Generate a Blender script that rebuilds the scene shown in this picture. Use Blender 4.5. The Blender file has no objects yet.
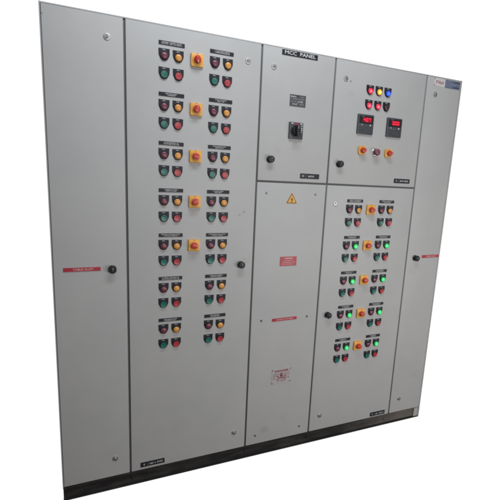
import bpy, math, random
from mathutils import Matrix, Vector
random.seed(7)
S = bpy.context.scene
COL = S.collection
PI = math.pi

# ------------------------------------------------------------------ materials
MATS = {}
def mat(name, col, rough=.5, metal=0., coat=0., emit=None, estr=0., spec=.5):
    m = bpy.data.materials.new(name); m.use_nodes = True
    b = m.node_tree.nodes['Principled BSDF']
    b.inputs['Base Color'].default_value = (*col, 1)
    b.inputs['Roughness'].default_value = rough
    b.inputs['Metallic'].default_value = metal
    b.inputs['Coat Weight'].default_value = coat
    b.inputs['Specular IOR Level'].default_value = spec
    if emit:
        b.inputs['Emission Color'].default_value = (*emit, 1)
        b.inputs['Emission Strength'].default_value = estr
    MATS[name] = m
    return m

def noise_mat(name, c1, c2, scale, rough, bump=0., bscale=800., lo=.35, hi=.65, metal=0., stretch=(1, 1, 1), rvar=.08, wave=0., spec=.5, grime=None, spots=()):
    """solid colour broken up by dust/wear noise, fine orange-peel bump, gently wavy sheet"""
    m = mat(name, c1, rough, metal, spec=spec); nt = m.node_tree; N = nt.nodes; L = nt.links
    b = N['Principled BSDF']
    tc = N.new('ShaderNodeTexCoord'); mp = N.new('ShaderNodeMapping')
    mp.inputs['Scale'].default_value = stretch
    L.new(tc.outputs['Object'], mp.inputs['Vector'])
    n = N.new('ShaderNodeTexNoise'); n.inputs['Scale'].default_value = scale; n.inputs['Detail'].default_value = 9
    n.inputs['Roughness'].default_value = .65
    L.new(mp.outputs['Vector'], n.inputs['Vector'])
    r = N.new('ShaderNodeValToRGB'); r.color_ramp.elements[0].position = lo; r.color_ramp.elements[1].position = hi
    r.color_ramp.elements[0].color = (*c1, 1); r.color_ramp.elements[1].color = (*c2, 1)
    L.new(n.outputs['Fac'], r.inputs['Fac'])
    colout = r.outputs['Color']
    if grime:
        # sparse rubbed-on finger marks / dirt specks
        n4 = N.new('ShaderNodeTexNoise'); n4.inputs['Scale'].default_value = 11; n4.inputs['Detail'].default_value = 12
        n4.inputs['Roughness'].default_value = .75
        L.new(tc.outputs['Object'], n4.inputs['Vector'])
        r4 = N.new('ShaderNodeValToRGB'); r4.color_ramp.elements[0].position = .64; r4.color_ramp.elements[1].position = .78
        r4.color_ramp.elements[1].color = (.45, .45, .45, 1)
        L.new(n4.outputs['Fac'], r4.inputs['Fac'])
        mx = N.new('ShaderNodeMixRGB'); mx.inputs['Color2'].default_value = (*grime, 1)
        L.new(r4.outputs['Color'], mx.inputs['Fac']); L.new(colout, mx.inputs['Color1'])
        colout = mx.outputs['Color']
    for sx, sz, sr, sk in spots:                      # rubbed-in dirt marks at fixed places on this sheet
        v = N.new('ShaderNodeVectorMath'); v.operation = 'SUBTRACT'; v.inputs[1].default_value = (sx, 0, sz)
        v2 = N.new('ShaderNodeVectorMath'); v2.operation = 'MULTIPLY'; v2.inputs[1].default_value = (1/sr, 0, 1.4/sr)
        v3 = N.new('ShaderNodeVectorMath'); v3.operation = 'LENGTH'
        L.new(tc.outputs['Object'], v.inputs[0]); L.new(v.outputs['Vector'], v2.inputs[0]); L.new(v2.outputs['Vector'], v3.inputs[0])
        ns = N.new('ShaderNodeTexNoise'); ns.inputs['Scale'].default_value = 1.6/sr; ns.inputs['Detail'].default_value = 6
        L.new(tc.outputs['Object'], ns.inputs['Vector'])
        ad = N.new('ShaderNodeMath'); ad.operation = 'MULTIPLY_ADD'; ad.inputs[1].default_value = 2.2; ad.inputs[2].default_value = -1.1
        L.new(ns.outputs['Fac'], ad.inputs[0])
        sm = N.new('ShaderNodeMath'); sm.operation = 'ADD'; L.new(v3.outputs['Value'], sm.inputs[0]); L.new(ad.outputs['Value'], sm.inputs[1])
        mp2 = N.new('ShaderNodeMapRange'); mp2.inputs['From Min'].default_value = .4; mp2.inputs['From Max'].default_value = 1.2
        mp2.inputs['To Min'].default_value = sk; mp2.inputs['To Max'].default_value = 0.
        L.new(sm.outputs['Value'], mp2.inputs['Value'])
        m2 = N.new('ShaderNodeMixRGB'); m2.inputs['Color2'].default_value = (.20, .18, .15, 1)
        L.new(mp2.outputs['Result'], m2.inputs['Fac']); L.new(colout, m2.inputs['Color1']); colout = m2.outputs['Color']
    L.new(colout, b.inputs['Base Color'])
    mr = N.new('ShaderNodeMapRange'); mr.inputs['To Min'].default_value = rough-rvar; mr.inputs['To Max'].default_value = rough+rvar
    L.new(n.outputs['Fac'], mr.inputs['Value']); L.new(mr.outputs['Result'], b.inputs['Roughness'])
    if bump:
        n2 = N.new('ShaderNodeTexNoise'); n2.inputs['Scale'].default_value = bscale; n2.inputs['Detail'].default_value = 2
        L.new(tc.outputs['Object'], n2.inputs['Vector'])
        bp = N.new('ShaderNodeBump'); bp.inputs['Strength'].default_value = bump; bp.inputs['Distance'].default_value = .0006
        L.new(n2.outputs['Fac'], bp.inputs['Height'])
        last = bp
        if wave:
            n3 = N.new('ShaderNodeTexNoise'); n3.inputs['Scale'].default_value = 3.2; n3.inputs['Detail'].default_value = 1
            L.new(tc.outputs['Object'], n3.inputs['Vector'])
            b2 = N.new('ShaderNodeBump'); b2.inputs['Strength'].default_value = wave; b2.inputs['Distance'].default_value = .01
            L.new(n3.outputs['Fac'], b2.inputs['Height']); L.new(b2.outputs['Normal'], bp.inputs['Normal'])
        L.new(bp.outputs['Normal'], b.inputs['Normal'])
    return m

def paint(name, spots=()):
    return noise_mat(name, (.425, .432, .438), (.470, .472, .472), 3.2, .5, spec=.36, bump=.3, bscale=480, lo=.3, hi=.7, wave=.35, grime=(.30, .28, .25), spots=spots)
PAINTS = [paint('grey_paint', [(-.148, 1.02, .006, .8), (.07, -.93, .05, .07)]),
          paint('grey_paint_wide', [(.226, .254, .007, .6), (.249, .269, .009, .5), (.262, .02, .03, .1), (-.05, -.85, .06, .06)]),
          paint('grey_paint_upper', [(-.10, -.16, .02, .08)]),
          paint('grey_paint_cover', [(-.085, -.66, .030, .2), (.03, -.60, .02, .1)]),
          paint('grey_paint_meters', [(-.20, .155, .03, .06)]),
          paint('grey_paint_lamps', [(-.20, -.03, .04, .08)]),
          paint('grey_paint_right', [(-.07, -.08, .04, .08), (.06, -.8, .05, .08)])]
FRAME = noise_mat('grey_frame_paint', (.36, .365, .37), (.41, .41, .41), 6, .5, bump=.2)
PLINTH = noise_mat('black_plinth_paint', (.012, .012, .013), (.06, .054, .048), 7, .6, bump=.5, bscale=90, stretch=(1, 1, 5), lo=.42, hi=.8)
def dusty(m, x0, x1, col):                             # floor dust settled on the right-hand end of the plinth
    nt = m.node_tree; N = nt.nodes; L = nt.links; b = N['Principled BSDF']; src = b.inputs['Base Color'].links[0].from_socket
    tc = N.new('ShaderNodeTexCoord'); sp = N.new('ShaderNodeSeparateXYZ'); L.new(tc.outputs['Object'], sp.inputs[0])
    n = N.new('ShaderNodeTexNoise'); n.inputs['Scale'].default_value = 9; n.inputs['Detail'].default_value = 6; L.new(tc.outputs['Object'], n.inputs['Vector'])
    ad = N.new('ShaderNodeMath'); ad.operation = 'MULTIPLY_ADD'; ad.inputs[1].default_value = .5; L.new(n.outputs['Fac'], ad.inputs[0]); L.new(sp.outputs['X'], ad.inputs[2])
    mr = N.new('ShaderNodeMapRange'); mr.inputs['From Min'].default_value = x0+.25; mr.inputs['From Max'].default_value = x1+.25; mr.inputs['To Max'].default_value = .85
    L.new(ad.outputs['Value'], mr.inputs['Value'])
    mx = N.new('ShaderNodeMixRGB'); mx.inputs['Color2'].default_value = (*col, 1); L.new(mr.outputs['Result'], mx.inputs['Fac']); L.new(src, mx.inputs['Color1'])
    L.new(mx.outputs['Color'], b.inputs['Base Color'])
dusty(PLINTH, 1.55, 2.15, (.15, .135, .12))
PLINTHB = noise_mat('black_plinth_flange', (.012, .012, .013), (.04, .036, .032), 7, .6, bump=.5, bscale=90, stretch=(1, 1, 5), lo=.42, hi=.8)
GASKET = mat('rubber_gasket', (.125, .125, .13), .7)
BLACK = noise_mat('black_plastic', (.013, .013, .016), (.021, .021, .025), 60, .42, spec=.35)
DARK = noise_mat('dark_grey_plastic', (.045, .05, .057), (.06, .065, .073), 60, .45)
PLATE = noise_mat('engraved_black_plate', (.015, .016, .023), (.024, .026, .035), 40, .5, spec=.28)
WHITE = mat('white_print', (.62, .62, .63), .5)
DIM = mat('worn_white_print', (.33, .33, .34), .5)
CHROME = mat('chrome', (.62, .62, .63), .3, 1.)
LOCKM = noise_mat('satin_zinc', (.50, .50, .51), (.62, .62, .63), 120, .4, metal=.85)
STEEL = noise_mat('dull_steel', (.2, .2, .2), (.3, .3, .3), 90, .4, metal=1.)
YELLOW = noise_mat('yellow_plastic', (.74, .36, .055), (.78, .42, .075), 30, .42)
REDH = noise_mat('red_handle_plastic', (.50, .035, .025), (.56, .05, .03), 30, .33)
SIGNRED = noise_mat('red_sign', (.38, .02, .04), (.43, .035, .055), 25, .4)
SIGNPRINT = mat('sign_print', (.6, .42, .42), .5)
TRIYEL = noise_mat('yellow_sign', (.72, .36, .04), (.75, .4, .06), 25, .45)
BOARD = noise_mat('pale_plate', (.40, .39, .39), (.46, .44, .44), 25, .45)
REDPRINT = mat('red_print', (.24, .03, .05), .5)
LOGOW = noise_mat('logo_white', (.58, .56, .56), (.64, .62, .62), 30, .4)
LOGOB = noise_mat('logo_blue', (.10, .125, .21), (.15, .175, .27), 60, .4)
LOGOP = mat('logo_pale_print', (.30, .33, .42), .5)
LOGOD = mat('logo_dark_print', (.025, .03, .05), .5)
MAUVE = noise_mat('mauve_cap', (.17, .055, .075), (.22, .08, .10), 40, .45)
DISPLAY = mat('display_window', (.06, .004, .008), .25, emit=(.7, .01, .05), estr=.38)
DIGIT = mat('display_digit', (.5, .02, .03), .4, emit=(1., .03, .07), estr=1.3)

def lens(name, base, emit=None, hot=None, s=1.):
    m = mat(name, base, .36, coat=.15)
    if emit:
        nt = m.node_tree; N = nt.nodes; L = nt.links; b = N['Principled BSDF']
        tc = N.new('ShaderNodeTexCoord')
        mp = N.new('ShaderNodeMapping'); mp.inputs['Scale'].default_value = (1, 0, 1); mp.inputs['Location'].default_value = (0, 0, .0015)
        L.new(tc.outputs['Object'], mp.inputs['Vector'])
        ln = N.new('ShaderNodeVectorMath'); ln.operation = 'LENGTH'; L.new(mp.outputs['Vector'], ln.inputs[0])
        mr = N.new('ShaderNodeMapRange'); mr.inputs['From Min'].default_value = .0; mr.inputs['From Max'].default_value = .0153
        L.new(ln.outputs['Value'], mr.inputs['Value'])
        r = N.new('ShaderNodeValToRGB'); e = r.color_ramp.elements
        e[0].color = (*hot, 1); e[0].position = .08; e[1].color = (*[c*.06 for c in emit], 1); e[1].position = 1.
        k = e.new(.45); k.color = (*emit, 1)
        L.new(mr.outputs['Result'], r.inputs['Fac']); L.new(r.outputs['Color'], b.inputs['Emission Color'])
        b.inputs['Emission Strength'].default_value = s
    return m
L_MAROON = lens('unlit_red_lens', (.155, .038, .062))
L_AMBER = lens('unlit_amber_lens', (.66, .30, .065))
L_GREEN_ON = lens('lit_green_lens', (.02, .35, .08), (.01, .62, .12), (.25, 1., .5), 1.1)
L_RED_ON = lens('lit_red_lens', (.4, .01, .03), (.85, .02, .07), (1., .42, .52), 1.25)
L_YEL_ON = lens('lit_yellow_lens', (.6, .3, .02), (.95, .45, .04), (1., .86, .42), 1.25)
L_BLUE_ON = lens('lit_blue_lens', (.01, .05, .4), (.01, .08, .85), (.15, .4, 1.), 1.1)
L_DARK = lens('unlit_dark_lens', (.07, .018, .022))
C_GREEN = mat('green_cap', (.01, .135, .105), .42, coat=.15)
C_RED = mat('red_cap', (.40, .035, .045), .42, coat=.15)

# ------------------------------------------------------------------ mesh builder
def inset(poly, d):
    n = len(poly); out = []
    for i in range(n):
        p0, p1, p2 = Vector(poly[i-1]), Vector(poly[i]), Vector(poly[(i+1) % n])
        a = (p1-p0).normalized(); b = (p2-p1).normalized()
        na, nb = Vector((-a.y, a.x)), Vector((-b.y, b.x))
        k = na+nb; k.normalize(); c = max(.3, k.dot(na))
        out.append(tuple(p1 + k*(d/c)))
    return out
def ccw(poly):
    a = sum(poly[i-1][0]*poly[i][1]-poly[i][0]*poly[i-1][1] for i in range(len(poly)))
    return poly if a > 0 else poly[::-1]
def rrect(w, h, r=0., seg=4, cx=0, cz=0):
    if r <= 0: return [(cx-w/2, cz-h/2), (cx+w/2, cz-h/2), (cx+w/2, cz+h/2), (cx-w/2, cz+h/2)]
    o = []
    for sx, sz, a0 in ((1, -1, -90), (1, 1, 0), (-1, 1, 90), (-1, -1, 180)):
        for k in range(seg+1):
            a = math.radians(a0+90*k/seg)
            o.append((cx+sx*(w/2-r)+r*math.cos(a), cz+sz*(h/2-r)+r*math.sin(a)))
    return o
def circ(r, n=24, cx=0, cz=0):
    return [(cx+r*math.cos(2*PI*k/n), cz+r*math.sin(2*PI*k/n)) for k in range(n)]

class MB:
    def __init__(s): s.v = []; s.f = []; s.m = []; s.mats = []
    def mi(s, m):
        if m not in s.mats: s.mats.append(m)
        return s.mats.index(m)
    def prism(s, poly, yf, yb, m, ch=0., steps=2):
        """outline in (x, z); front at yf (nearer the viewer, smaller y), back at yb; front edge rounded by ch"""
        poly = ccw(poly); n = len(poly); i = s.mi(m); rings = [(poly, yb)]
        if ch > 0:
            for k in range(steps+1):
                a = PI/2*k/steps
                rings.append((inset(poly, ch*(1-math.cos(a))), yf+ch*(1-math.sin(a))))
        else: rings.append((poly, yf))
        base = len(s.v)
        for pl, y in rings: s.v += [(x, y, z) for x, z in pl]
        for r in range(len(rings)-1):
            for k in range(n):
                a, b = base+r*n+k, base+r*n+(k+1) % n
                s.f.append((a, b, b+n, a+n)); s.m.append(i)
        last = base+(len(rings)-1)*n
        s.f.append(tuple(range(last, last+n))); s.m.append(i)
        s.f.append(tuple(range(base+n-1, base-1, -1))); s.m.append(i)
        return s
    def box(s, x0, x1, y0, y1, z0, z1, m, ch=0.):
        return s.prism([(x0, z0), (x1, z0), (x1, z1), (x0, z1)], y0, y1, m, ch)
    def lathe(s, prof, m, seg=28, cx=0, cz=0):
        """profile of (radius, y) from the back to the front, round the y axis"""
        i = s.mi(m); base = len(s.v)
        for r, y in prof:
            for k in range(seg):
                a = 2*PI*k/seg; s.v.append((cx+r*math.cos(a), y, cz+r*math.sin(a)))
        for j in range(len(prof)-1):
            for k in range(seg):
                a, b = base+j*seg+k, base+j*seg+(k+1) % seg
                s.f.append((a, b, b+seg, a+seg)); s.m.append(i)
        last = base+(len(prof)-1)*seg
        s.f.append(tuple(range(last, last+seg))); s.m.append(i)
        return s
    def text(s, body, size, x, z, y, m, off=0., sx=1., align='CENTER'):
        cu = bpy.data.curves.new('t', 'FONT'); cu.body = body; cu.size = size; cu.align_x = align; cu.align_y = 'CENTER'
        cu.offset = off; cu.resolution_u = 2; cu.extrude = .0002
        o = bpy.data.objects.new('t', cu); COL.objects.link(o)
        dg = bpy.context.evaluated_depsgraph_get(); me = bpy.data.meshes.new_from_object(o.evaluated_get(dg))
        base = len(s.v); i = s.mi(m)
        s.v += [(x+v.co.x*sx, y-v.co.z, z+v.co.y) for v in me.vertices]
        for p in me.polygons: s.f.append(tuple(base+k for k in p.vertices)); s.m.append(i)
        bpy.data.objects.remove(o); bpy.data.curves.remove(cu); bpy.data.meshes.remove(me)
        return s
    def marks(s, x0, x1, z, h, y, m, dens=1.):
        """a line of engraving too small to read: a row of tiny strokes"""
        x = x0
        while x < x1-h*.3:
            w = h*random.uniform(.45, .75)
            t = h*.2
            if random.random() < .13: x += h*.5; continue
            w = min(w, x1-x)
            s.box(x, x+t, y-.0003, y, z-h/2, z+h/2, m)
            if random.random() < .6: s.box(x+t, x+w, y-.0003, y, z+h/2-t, z+h/2, m)
            if random.random() < .6: s.box(x+t, x+w, y-.0003, y, z-t/2, z+t/2, m)
            if random.random() < .5: s.box(x+t, x+w, y-.0003, y, z-h/2, z-h/2+t, m)
            if random.random() < .5: s.box(x+w-t, x+w, y-.0003, y, z-h/2+t, z+h/2-t, m)
            x += w+h*.28/dens
        return s
    def mesh(s, name, ang=38):
        me = bpy.data.meshes.new(name); me.from_pydata(s.v, [], s.f)
        for m in s.mats: me.materials.append(m)
        me.polygons.foreach_set('material_index', s.m)
        me.polygons.foreach_set('use_smooth', [True]*len(s.f))
        me.update(); me.set_sharp_from_angle(angle=math.radians(ang))
        return me

def add(name, me, parent=None, loc=(0, 0, 0), rot=0., label=None):
    o = bpy.data.objects.new(name, me); COL.objects.link(o)
    if parent: o.parent = parent
    o.location = loc
    if rot: o.rotation_euler = (0, rot, 0)
    if label: o['label'] = label
    return o

# ------------------------------------------------------------------ the cabinet
W, H, D = 2.224, 2.2, .45
ROOT = Vector((W/2, D/2, 0))
root = bpy.data.objects.new('control_panel', None); COL.objects.link(root); root.location = ROOT
root['label'] = 'grey steel floor standing motor control cabinet with rows of coloured buttons and lamps'
root['category'] = 'control panel'
def part(name, me, x, z, y=0., rot=0., label=None): return add(name, me, root, Vector((x, y, z))-ROOT, rot, label)

ZB, ZM = .079, 1.5605
SM = [.3105, .9298, 1.3397, 1.951]
G = .0047                      # half of the gap between doors
# carcass: closed box with front uprights and rails set back behind the doors
mb = MB()
mb.box(0, W, .026, D, .072, H, FRAME, .002)
mb.box(0, .0045, .002, .026, .072, H, FRAME); mb.box(W-.009, W, .002, .026, .0085, H, FRAME)
mb.box(.0045, W-.009, .004, .026, H-.0045, H, FRAME)
mb.box(W-.045, W-.009, .006, .026, .0085, .072, FRAME)
mb.box(W-.044, W, .026, D, .0085, .0718, FRAME)
part('carcass', mb.mesh('carcass'), 0, 0)
# rubber gaskets showing in the gaps
def gasket(x0, x1, z0, z1): part('door_gasket', MB().box(x0, x1, .010, .026, z0, z1, GASKET, .002).mesh('door_gasket'), 0, 0)
for i, s in enumerate(SM): gasket(s-G-.003, s+G+.003, ZB-.004, H-.0045)
gasket(SM[1]+G+.003, SM[2]-G-.003, ZM-G-.003, ZM+G+.003); gasket(SM[2]+G+.003, SM[3]-G-.003, ZM-G-.003, ZM+G+.003)
# plinth of black channel
mb = MB()
mb.box(.0005, W-.001, .004, D-.01, .0, .008, PLINTHB)
mb.box(.0005, W-.045, .016, D-.01, .008, .066, PLINTH)
mb.box(.0005, W-.045, .004, D-.01, .066, .074, PLINTH)
for x in (.32, .94, 1.34, 1.93): mb.lathe([(.008, .016), (.008, .011), (.006, .009)], PLINTH, 6, x, .036)
part('plinth', mb.mesh('plinth'), 0, 0)

# ---- small hardware
def lock_mesh():
    m = MB().lathe([(.0155, 0), (.0155, -.0025), (.0145, -.004), (.0115, -.0045), (.0108, -.003), (.0, -.003)], LOCKM, 28)
    m.lathe([(.0072, -.003), (.0072, -.0085), (.006, -.0098)], LOCKM, 18)
    m.box(-.0012, .0012, -.0103, -.0095, -.0058, .0058, BLACK)
    return m.mesh('lock')
def knob_mesh():
    m = MB().lathe([(.0195, 0), (.0195, -.005), (.0165, -.0075), (.015, -.012), (.0165, -.016), (.0185, -.020), (.0185, -.027), (.0165, -.0295), (.0, -.0302)], BLACK, 28)
    for k in range(16):
        a = 2*PI*k/16; m.lathe([(.0016, -.0195), (.0016, -.0275), (.0008, -.0285)], BLACK, 6, .0182*math.cos(a), .0182*math.sin(a))
    m.prism(rrect(.006, .022, .002), -.033, -.029, DARK, .001)
    m.box(-.0008, .0008, -.0334, -.0328, .004, .0105, WHITE)
    return m.mesh('knob')
def screw_mesh():
    m = MB().lathe([(.0062, 0), (.006, -.002), (.004, -.0036)], STEEL, 14); m.box(-.0008, .0008, -.0041, -.0034, -.004, .004, BLACK)
    return m.mesh('screw')
ME_LOCK, ME_KNOB, ME_SCREW = lock_mesh(), knob_mesh(), screw_mesh()

def door(x0, x1, z0, z1, label, locks=(), knobs=(), screws=()):
    PAINT = PAINTS.pop(0)
    cx, cz = (x0+x1)/2, (z0+z1)/2; w, h = x1-x0, z1-z0
    m = MB().prism(rrect(w, h, .0025, 2), 0, .0255, PAINT, .0022, 3)
    d = part('door', m.mesh('door'), cx, cz, label=label)
    for k, (x, z) in enumerate(locks):
        l = add('lock', ME_LOCK, d, (x-cx, 0, z-cz), rot=random.uniform(-.9, .9)); l.scale = (.88, .9, .88)
    for x, z in knobs: add('door_knob', ME_KNOB, d, (x-cx, 0, z-cz), rot=random.uniform(-.5, .5)).scale = (.9, .85, .9)
    for x, z in screws: add('screw', ME_SCREW, d, (x-cx, 0, z-cz), rot=random.uniform(0, 3))
    return d
ZT = H-.0065
door(.0065, SM[0]-G, ZB, ZT, 'tall narrow left door with red cable label', [(.243, 2.112), (.239, .177)], [(.245, 1.14)])
door(SM[0]+G, SM[1]-G, ZB, ZT, 'tall wide door with seven rows of button groups', [(.86, 2.11), (.86, .182)], [(.862, 1.137)])
door(SM[1]+G, SM[2]-G, ZM+G, ZT, 'upper middle door with isolator switch', [(.994, 2.105)], [(.996, 1.670)])
door(SM[1]+G, SM[2]-G, ZB, ZM-G, 'lower middle cover with warning signs', (), (), [(.987, 1.505), (1.273, 1.505), (.993, .821), (1.273, .821), (.989, .133), (1.273, .133)])
door(SM[2]+G, SM[3]-G, ZM+G, ZT, 'upper right door with two digital meters', [(1.406, 2.105)], [(1.405, 1.670)], ())
door(SM[2]+G, SM[3]-G, ZB, ZM-G, 'lower right door with lit green lamps', [(1.405, 1.46), (1.411, .174)], [(1.408, .818)])
door(SM[3]+G, W-.0115, ZB, ZT, 'tall narrow right door with maker plate', [(2.022, 2.10), (2.024, .175)], [(2.018, 1.133)])

# ---- legend plate, lamps and push buttons
ZL = -.0062                    # lens centre below plate centre
def legend_mesh():
    hw = .0238; o = [(-hw, .0238), (-hw, .0015), (-.0222, -.0055)]
    for k in range(0, 11):
        a = math.radians(200+140*k/10)
        o.append((.0190*math.cos(a), ZL-.0010+.0182*math.sin(a)))
    o += [(.0222, -.0055), (hw, .0015), (hw, .0238)]
    m = MB().prism(o, -.0022, 0, PLATE, .0006, 1)
    m.marks(-.0065, .0075, .0188, .0040, -.0022, WHITE)
    return m.mesh('legend_plate')
ME_LEG = legend_mesh()
def bezel(r0=.0174, r1=.0150, d=.0045):
    return MB().lathe([(r0, -.0022), (r0, -.0022-d*.55), (r0-.0012, -.0022-d), (r1, -.0022-d), (r1, -.006)], BLACK, 30, 0, ZL).mesh('bezel')
ME_BEZ = bezel(); ME_BEZB = bezel(.0176, .0154, .0042)
def lens_mesh(m): return MB().lathe([(.0149, 0), (.0149, -.0030), (.0140, -.0052), (.0112, -.0070), (.0068, -.0081), (.0018, -.0085)], m, 26).mesh('lens')
def cap_mesh(m): return MB().lathe([(.0152, 0), (.0152, -.0042), (.0143, -.0054), (.0120, -.0054), (.0102, -.0049), (.004, -.0047)], m, 26).mesh('button_cap')
LENS = {k: lens_mesh(m) for k, m in dict(maroon=L_MAROON, amber=L_AMBER, green=L_GREEN_ON, red=L_RED_ON, yellow=L_YEL_ON, blue=L_BLUE_ON, dark=L_DARK).items()}
CAPS = {'green': cap_mesh(C_GREEN), 'red': cap_mesh(C_RED)}
LBL = dict(maroon='unlit dark red indicator lamp', amber='unlit amber indicator lamp', green='lit green indicator lamp', red='lit red indicator lamp',
           yellow='lit yellow indicator lamp', blue='lit blue indicator lamp', dark='unlit dark indicator lamp')
def jit(a): return random.uniform(-a, a)
def lamp(x, z, c):
    o = part('indicator_lamp', ME_BEZ, x+jit(.0006), z+jit(.0007), rot=jit(.03), label=LBL[c])
    add('legend_plate', ME_LEG, o); le = add('lens', LENS[c], o, (0, -.004, ZL)); le.scale = (1.06, 1, 1.06) if c in ('red', 'yellow', 'blue', 'green') else (1, 1, 1)
def button(x, z, c):
    o = part('push_button', ME_BEZB, x+jit(.0006), z+jit(.0007), rot=jit(.03), label=c+' push button')
    add('legend_plate', ME_LEG, o); add('button_cap', CAPS[c], o, (0, -.004, ZL))

# ---- rotary changeover switch: yellow plate and red handle
def sw_base(w, r):
    m = MB().prism(rrect(w, w, r, 4), -.010, 0, YELLOW, .0025, 2)
    m.lathe([(w*.40, -.010), (w*.385, -.0125), (w*.36, -.0130)], YELLOW, 28)
    m.box(-.0035, .0035, -.0104, -.0099, w*.43, w*.47, REDPRINT)
    return m.mesh('rotary_switch')
def sw_handle(r):
    m = MB().lathe([(r, 0), (r, -.007), (r-.0015, -.009), (.0, -.0095)], REDH, 26)
    w = r*.5; t = r*1.15
    m.prism([(-w*.9, -r*.92), (w*.9, -r*.92), (w*1.3, -r*.1), (w*1.1, r*.55), (0, t), (-w*1.1, r*.55), (-w*1.3, -r*.1)], -.019, -.006, REDH, .0025, 2)
    m.box(-.0007, .0007, -.0194, -.0189, r*.3, t*.8, WHITE)
    return m.mesh('handle')
SWB, SWH = sw_base(.056, .005), sw_handle(.0165)
SWB2, SWH2 = sw_base(.047, .014), sw_handle(.0155)
def rotary(x, z, a, small=False):
    o = part('rotary_switch', SWB2 if small else SWB, x, z, rot=jit(.02))
    add('handle', SWH2 if small else SWH, o, (0, -.0125, 0), rot=a)

# ---- name plates
def plate(x, z, w, h, fn, rot=0., m=PLATE, name='name_plate', r=.001, label=None, t=.0022):
    b = MB().prism(rrect(w, h, r, 2), -t, 0, m, .0005, 1); fn(b, -t)
    return part(name, b.mesh(name), x, z, rot=rot, label=label)
def group_text(w, two):
    def fn(b, y):
        k = random.uniform(.28, .40) if two else random.uniform(.22, .32)
        b.marks(-w*k, w*k, .0030, .0037, y, WHITE, 2.)
        k = k*random.uniform(.6, 1.05); b.marks(-w*k, w*k, -.0030, .0037, y, WHITE, 2.)
    return fn

# left door: seven rows of two groups, switches in the first five
for i in range(7):
    nz = 2.126-.2085*i
    for j, px in enumerate((.506, .7325)):
        plate(px, nz, .112, .0165, group_text(.112, i in (0, 2, 4) or (i == 5 and j == 0)), rot=jit(.008))
        lx = px-.033; rx = px+.0285
        lamp(lx, nz-.0462, 'maroon'); lamp(rx, nz-.0467, 'amber')
        button(lx, nz-.1215, 'green'); button(rx, nz-.122, 'red')
    if i < 5: rotary(.617, nz-.050, (PI, .35, PI/2+.2, .9, PI/2)[i])
# lower right door: five rows, green lamps lit from the second row down
for i in range(5):
    nz = 1.4755-.2065*i
    for j, px in enumerate((1.532, 1.754)):
        plate(px, nz, .106, .0165, group_text(.106, i == 0), rot=jit(.008))
        lx = px-.034; rx = px+.027
        lamp(lx, nz-.0462, 'maroon'); lamp(rx, nz-.0467, 'amber' if i == 0 else 'green')
        button(lx, nz-.1195, 'green'); button(rx, nz-.120, 'red')
    rotary(1.640, nz-.048, PI/2+jit(.15))
# upper right door
for k, (x, c1, c2) in enumerate(((1.563, 'red', 'red'), (1.623, 'yellow', 'red'), (1.682, 'blue', 'dark'))):
    lamp(x, 2.069, c1); lamp(x, 1.994, c2)

SEG = {'0': 'abcdef', '4': 'fgbc', '7': 'abc', '8': 'abcdefg', '1': 'bc'}
def digit(b, ch, x, z, w, h, y, m):
    t = w*.24
    R = dict(a=(x-w/2, x+w/2, z+h/2-t, z+h/2), g=(x-w/2, x+w/2, z-t/2, z+t/2), d=(x-w/2, x+w/2, z-h/2, z-h/2+t),
             f=(x-w/2, x-w/2+t, z+t*.6, z+h/2-t*1.1), b=(x+w/2-t, x+w/2, z+t*.6, z+h/2-t*1.1),
             e=(x-w/2, x-w/2+t, z-h/2+t*1.1, z-t*.6), c=(x+w/2-t, x+w/2, z-h/2+t*1.1, z-t*.6))
    for s in SEG[ch]:
        r = R[s]; b.box(r[0], r[1], y-.0004, y, r[2], r[3], m)
def meter(x, z, digits, dot):
    b = MB().prism(rrect(.103, .103, .004, 3), -.009, 0, DARK, .0025, 2)
    b.prism(rrect(.088, .040, .002, 2, 0, .024), -.0096, -.0088, BLACK, .0004, 1)
    b.prism(rrect(.088, .036, .002, 2, 0, -.026), -.0096, -.0088, DARK, .0004, 1)
    b.marks(-.03, -.012, .0405, .0035, -.0098, DIM); b.marks(-.012, .012, -.008, .003, -.009, DIM)
    o = part('digital_meter', b.mesh('digital_meter'), x, z)
    d = MB().prism(rrect(.056, .024, .001, 1, .006, .024), -.0102, -.0094, DISPLAY)
    for k, c in enumerate(digits): digit(d, c, -.011+.0165*k, .024, .0115, .018, -.0104, DIGIT)
    if dot: d.prism(circ(.0016, 8, -.0028, .0155), -.0110, -.0104, DIGIT)
    add('display', d.mesh('display'), o)
    for sx in (-1, 1):
        kb = MB().prism(rrect(.0085, .0075, .0015, 2), -.0110, -.0086, WHITE if sx > 0 else DIM, .0006, 1)
        add('key', kb.mesh('key'), o, (.027*sx+.002, 0, -.0035))
meter(1.5505, 1.888, '407', True); meter(1.7465, 1.888, '000', False)
rotary(1.543, 1.751, PI/2-.15, True); rotary(1.724, 1.747, PI/2+.1, True)
# stop button with a chrome collar on a round legend
b = MB().lathe([(.026, 0), (.026, -.0015), (.0, -.0018)], LOGOW, 32)
b.marks(-.010, .011, .0228, .0038, -.0018, SIGNRED); b.marks(-.008, .008, -.0228, .0034, -.0018, SIGNRED)
b.lathe([(.0205, -.0015), (.0205, -.007), (.0185, -.009), (.0165, -.0095)], CHROME, 30)
b.lathe([(.0125, -.0095), (.0125, -.022)], DARK, 24)
o = part('stop_button', b.mesh('stop_button'), 1.632, 1.746)
add('button_cap', MB().lathe([(.0125, -.018), (.0175, -.020), (.0185, -.024), (.0178, -.029), (.0145, -.0325), (.008, -.0342), (.002, -.0345)], MAUVE, 30).mesh('button_cap'), o)

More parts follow.
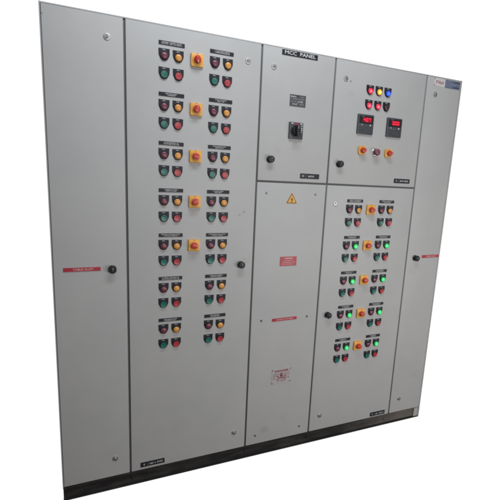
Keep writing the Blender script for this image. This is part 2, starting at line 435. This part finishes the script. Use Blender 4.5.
# ---- upper middle door: title, rating plate, isolator
def fn(b, y): b.text('MCC  PANEL', .0222, 0, .0002, y, WHITE, .0003, 1.36)
plate(1.1315, 2.1775, .197, .0245, fn, label='black title plate reading MCC PANEL')
def fn(b, y):
    for z in (.0165, .0055, -.0055, -.0165):
        b.box(-.040, .040, y-.0002, y, z-.0063, z-.0058, DIM)
    b.marks(-.040, -.005, .018, .007, y, WHITE); b.marks(.012, .036, .019, .0045, y, DIM)
    b.marks(-.040, .0, .0065, .005, y, DIM); b.marks(.004, .038, .0075, .005, y, DIM)
    b.marks(-.040, -.008, -.005, .005, y, DIM); b.marks(-.002, .030, -.0045, .007, y, WHITE)
    b.marks(-.030, .0, -.017, .006, y, WHITE); b.marks(.010, .036, -.017, .006, y, DIM)
plate(1.133, 1.9635, .0885, .055, fn, name='rating_plate', m=DARK)
b = MB().prism(rrect(.077, .081, .003, 3), -.010, 0, DARK, .002, 2)
b.box(-.030, -.018, -.0104, -.0099, .032, .037, WHITE); b.box(-.012, .012, -.0104, -.0099, .032, .037, SIGNRED); b.box(.020, .032, -.0104, -.0099, .032, .037, WHITE)
for z, x in ((.024, .030), (.013, .030), (.004, .030), (-.006, .026), (-.014, .021)):
    b.prism(rrect(.006, .0055, .001, 1, x, z), -.0105, -.0099, WHITE)
b.lathe([(.029, -.010), (.029, -.0125), (.027, -.0135), (.0, -.0137)], BLACK, 32, -.004, -.004)
o = part('isolator_switch', b.mesh('isolator_switch'), 1.130, 1.8185, label='dark rotary isolator switch')
hb = MB().lathe([(.0225, 0), (.0225, -.010), (.0205, -.0125), (.0, -.013)], BLACK, 30)
hb.prism([(-.008, -.024), (.008, -.024), (.009, 0), (.0065, .027), (-.0065, .027), (-.009, 0)], -.032, -.008, BLACK, .003, 2)
hb.box(-.0009, .0009, -.0326, -.0319, .010, .024, WHITE)
add('handle', hb.mesh('handle'), o, (-.004, -.0135, -.004), rot=-.12)

def tag_text(first, second, w):
    def fn(b, y):
        b.text(first, .013, -w*.35, .0, y, WHITE, .0003, .9)
        b.box(-w*.20, -w*.19, y-.0003, y, -.010, .010, DIM)
        b.marks(-w*.12, w*.22 if second else w*.42, 0, .0085, y, WHITE)
    return fn
plate(1.230, 1.597, .114, .0255, tag_text('G1', True, .114))
plate(1.847, 1.5975, .116, .0255, tag_text('G', False, .116))
plate(.4195, .1065, .121, .0265, tag_text('G', False, .121))
plate(1.855, .1015, .118, .027, tag_text('G', False, .118))

# ---- red labels and signs
def fn(b, y): b.text('CABLE ALLEY', .0135, .005, 0, y, SIGNPRINT, .0002, 1.05)
plate(.1195, 1.1435, .151, .0175, fn, m=SIGNRED, name='cable_label', label='red strip label reading CABLE ALLEY')
plate(2.1425, 1.1405, .138, .0175, fn, m=SIGNRED, name='cable_label', rot=-.012, label='red strip label reading CABLE ALLEY beside the right edge')
def fn(b, y): b.text('BUSBAR CHAMBER', .0115, .002, 0, y, SIGNPRINT, .0001, 1.05)
plate(1.132, .818, .152, .0165, fn, m=SIGNRED, name='chamber_label', rot=-.015, r=.004)
def fn(b, y):
    b.box(-.022, .024, y-.0003, y, .0135, .0185, SIGNPRINT)
    b.marks(-.026, .030, .004, .0055, y, SIGNPRINT); b.marks(-.036, .038, -.0065, .0055, y, SIGNPRINT); b.marks(-.040, .028, -.016, .005, y, SIGNPRINT)
plate(1.134, 1.1445, .099, .050, fn, m=SIGNRED, name='caution_sign')
# yellow electric hazard triangle
b = MB()
def tri(r, rr=.0): return [(r*math.cos(math.radians(a)), r*math.sin(math.radians(a))) for a in (90, 210, 330)]
def rtri(r, c):
    o = []
    P = [Vector(p) for p in tri(r)]
    for i in range(3):
        p = P[i]; a = (P[i-1]-p).normalized(); d = (P[(i+1) % 3]-p).normalized()
        o += [tuple(p+a*c), tuple(p+(a+d)*c*.28), tuple(p+d*c)]
    return o
b.prism(rtri(.0385, .006), -.0012, 0, TRIYEL); b.prism(rtri(.0350, .005), -.0016, -.001, BLACK); b.prism(rtri(.0282, .0035), -.002, -.0014, TRIYEL)
b.prism([(.002, .017), (-.0065, -.001), (-.0005, -.0005)], -.0026, -.0018, BLACK); b.prism([(-.0008, .0035), (.0068, .0042), (-.0002, -.0105)], -.0026, -.0018, BLACK)
b.prism([(-.0042, -.0065), (.0042, -.0065), (0, -.0138)], -.0026, -.0018, BLACK)
part('hazard_triangle', b.mesh('hazard_triangle'), 1.1325, 1.472, label='yellow triangle with black lightning bolt')
# danger plate with skull and bones
b = MB().prism(rrect(.122, .087, .003, 2), -.0014, 0, BOARD, .0004, 1); y = -.0014
b.text('DANGER', .0185, 0, .031, y, REDPRINT, .0006, 1.15)
b.lathe([(.0105, y), (.0105, y-.0004)], REDPRINT, 20, 0, .009); b.prism(rrect(.011, .008, .002, 2, 0, -.0015), y-.0004, y, REDPRINT)
for sx in (-1, 1): b.prism(circ(.0026, 10, sx*.004, .009), y-.0008, y-.0004, BOARD)
for s in (-1, 1):
    c, d = math.cos(s*.32), math.sin(s*.32)
    b.prism([(px*c-pz*d, px*d+pz*c-.011) for px, pz in ((-.024, -.0018), (.024, -.0018), (.024, .0018), (-.024, .0018))], y-.0003-.0001*(s+1), y, REDPRINT)
    for e in (-1, 1): b.prism(circ(.003, 10, e*.024*c, e*.024*d-.011), y-.0006, y, REDPRINT)
b.text('415 VOLTS', .0125, 0, -.0285, y, REDPRINT, .0003)
for sx in (-1, 1):
    for z in (.0125, .0015, -.0125): b.marks(min(sx*.016, sx*.052)+(0 if sx > 0 else 0), max(sx*.016, sx*.052), z, .0055, y-.0004, REDPRINT)
o = part('danger_plate', b.mesh('danger_plate'), 1.1335, .4785, rot=-.004, label='pale plate printed in red reading DANGER')
for sx in (-1, 1):
    for sz in (-1, 1): add('rivet', ME_SCREW, o, (sx*.0565, -.0005, sz*.039), rot=random.random()).scale = (.6, .6, .6)
# maker plate, white and blue
b = MB().prism(rrect(.202, .043, .001, 1), -.0012, 0, LOGOW)
b.prism(rrect(.117, .043, .001, 1, .0425, 0), -.0018, -.0006, LOGOB)
b.text('STALA', .021, -.058, .0, -.0014, REDPRINT, .0004, 1.0)
b.marks(-.010, .060, .013, .007, -.0018, LOGOP); b.marks(.030, .096, .0135, .008, -.0018, LOGOD)
b.marks(-.010, .095, .003, .0055, -.0018, LOGOP); b.marks(-.010, .070, -.006, .0055, -.0018, LOGOP)
b.marks(-.010, .040, -.0145, .006, -.0018, LOGOP); b.marks(.045, .097, -.0140, .008, -.0018, LOGOD)
o = part('maker_plate', b.mesh('maker_plate'), 2.1045, 2.1675, rot=.006, label='white and blue maker plate')
for sz in (-1, 1): add('rivet', ME_SCREW, o, (-.0965, -.0005, sz*.017)).scale = (.6, .6, .6)
part('rivet', ME_SCREW, 1.437, 2.096).scale = (.55, .6, .55)

# ------------------------------------------------------------------ surroundings: white behind, a dim room in front
w = bpy.data.worlds.new('World'); S.world = w; w.use_nodes = True
nt = w.node_tree; N = nt.nodes; L = nt.links; bg = N['Background']
tc = N.new('ShaderNodeTexCoord'); sp = N.new('ShaderNodeSeparateXYZ'); L.new(tc.outputs['Generated'], sp.inputs[0])
r1 = N.new('ShaderNodeValToRGB'); e = r1.color_ramp.elements     # room in front of the cabinet by height
mz = N.new('ShaderNodeMapRange'); mz.inputs['From Min'].default_value = -1; L.new(sp.outputs['Z'], mz.inputs['Value']); L.new(mz.outputs['Result'], r1.inputs['Fac'])
e[0].color = (.035, .02, .012, 1); e[0].position = .25; e[1].color = (.16, .165, .18, 1); e[1].position = .95
k = e.new(.5); k.color = (.07, .066, .062, 1)
my = N.new('ShaderNodeMapRange'); my.inputs['From Min'].default_value = -.02; my.inputs['From Max'].default_value = .04
L.new(sp.outputs['Y'], my.inputs['Value'])
mx = N.new('ShaderNodeMixRGB'); L.new(my.outputs['Result'], mx.inputs['Fac']); L.new(r1.outputs['Color'], mx.inputs['Color1'])
mx.inputs['Color2'].default_value = (1.05, 1.05, 1.05, 1); L.new(mx.outputs['Color'], bg.inputs['Color']); bg.inputs['Strength'].default_value = 1.

def area(name, loc, target, sx, sy, power, col):
    l = bpy.data.lights.new(name, 'AREA'); l.shape = 'RECTANGLE'; l.size = sx; l.size_y = sy; l.energy = power; l.color = col
    o = bpy.data.objects.new(name, l); COL.objects.link(o); o.location = loc
    o.rotation_euler = (Vector(target)-Vector(loc)).to_track_quat('-Z', 'Y').to_euler()
    return o
area('ceiling_light', (.8, -1.0, 3.3), (.8, 0, 1.1), 1.3, .25, 26, (.91, .955, 1.))
area('front_fill_light', (1.6, -4.2, 1.6), (1.2, 0, 1.), 2.4, 1.6, 52, (1., .985, .965))  # broad fill added in front to even out the falloff down the doors
area('side_fill_light', (2.6, -2.2, .9), (1.7, 0, .5), 1.6, .8, 22, (1., .975, .945))  # low fill added to brighten the lower right, no known source there

# ------------------------------------------------------------------ camera
R = [Vector((.9313076, -.36182153, .04184895)), Vector((-.02437627, -.17655312, -.98398922)), Vector((.36341705, .91537652, -.17324512))]
cam = bpy.data.cameras.new('camera'); cam.sensor_width = 36; cam.lens = 377.4645/500*36; cam.clip_start = .05; cam.clip_end = 200
co = bpy.data.objects.new('camera', cam); COL.objects.link(co)
M = Matrix.Identity(4)
for i in range(3): M[i][0] = R[0][i]; M[i][1] = -R[1][i]; M[i][2] = -R[2][i]
M.translation = Vector((.2057, -1.7745, 1.5466)); co.matrix_world = M
S.camera = co
S.render.engine = 'CYCLES'; S.cycles.filter_width = 2.1
S.view_settings.view_transform = 'Standard'; S.view_settings.look = 'None'; S.view_settings.gamma = 1; S.view_settings.exposure = 0
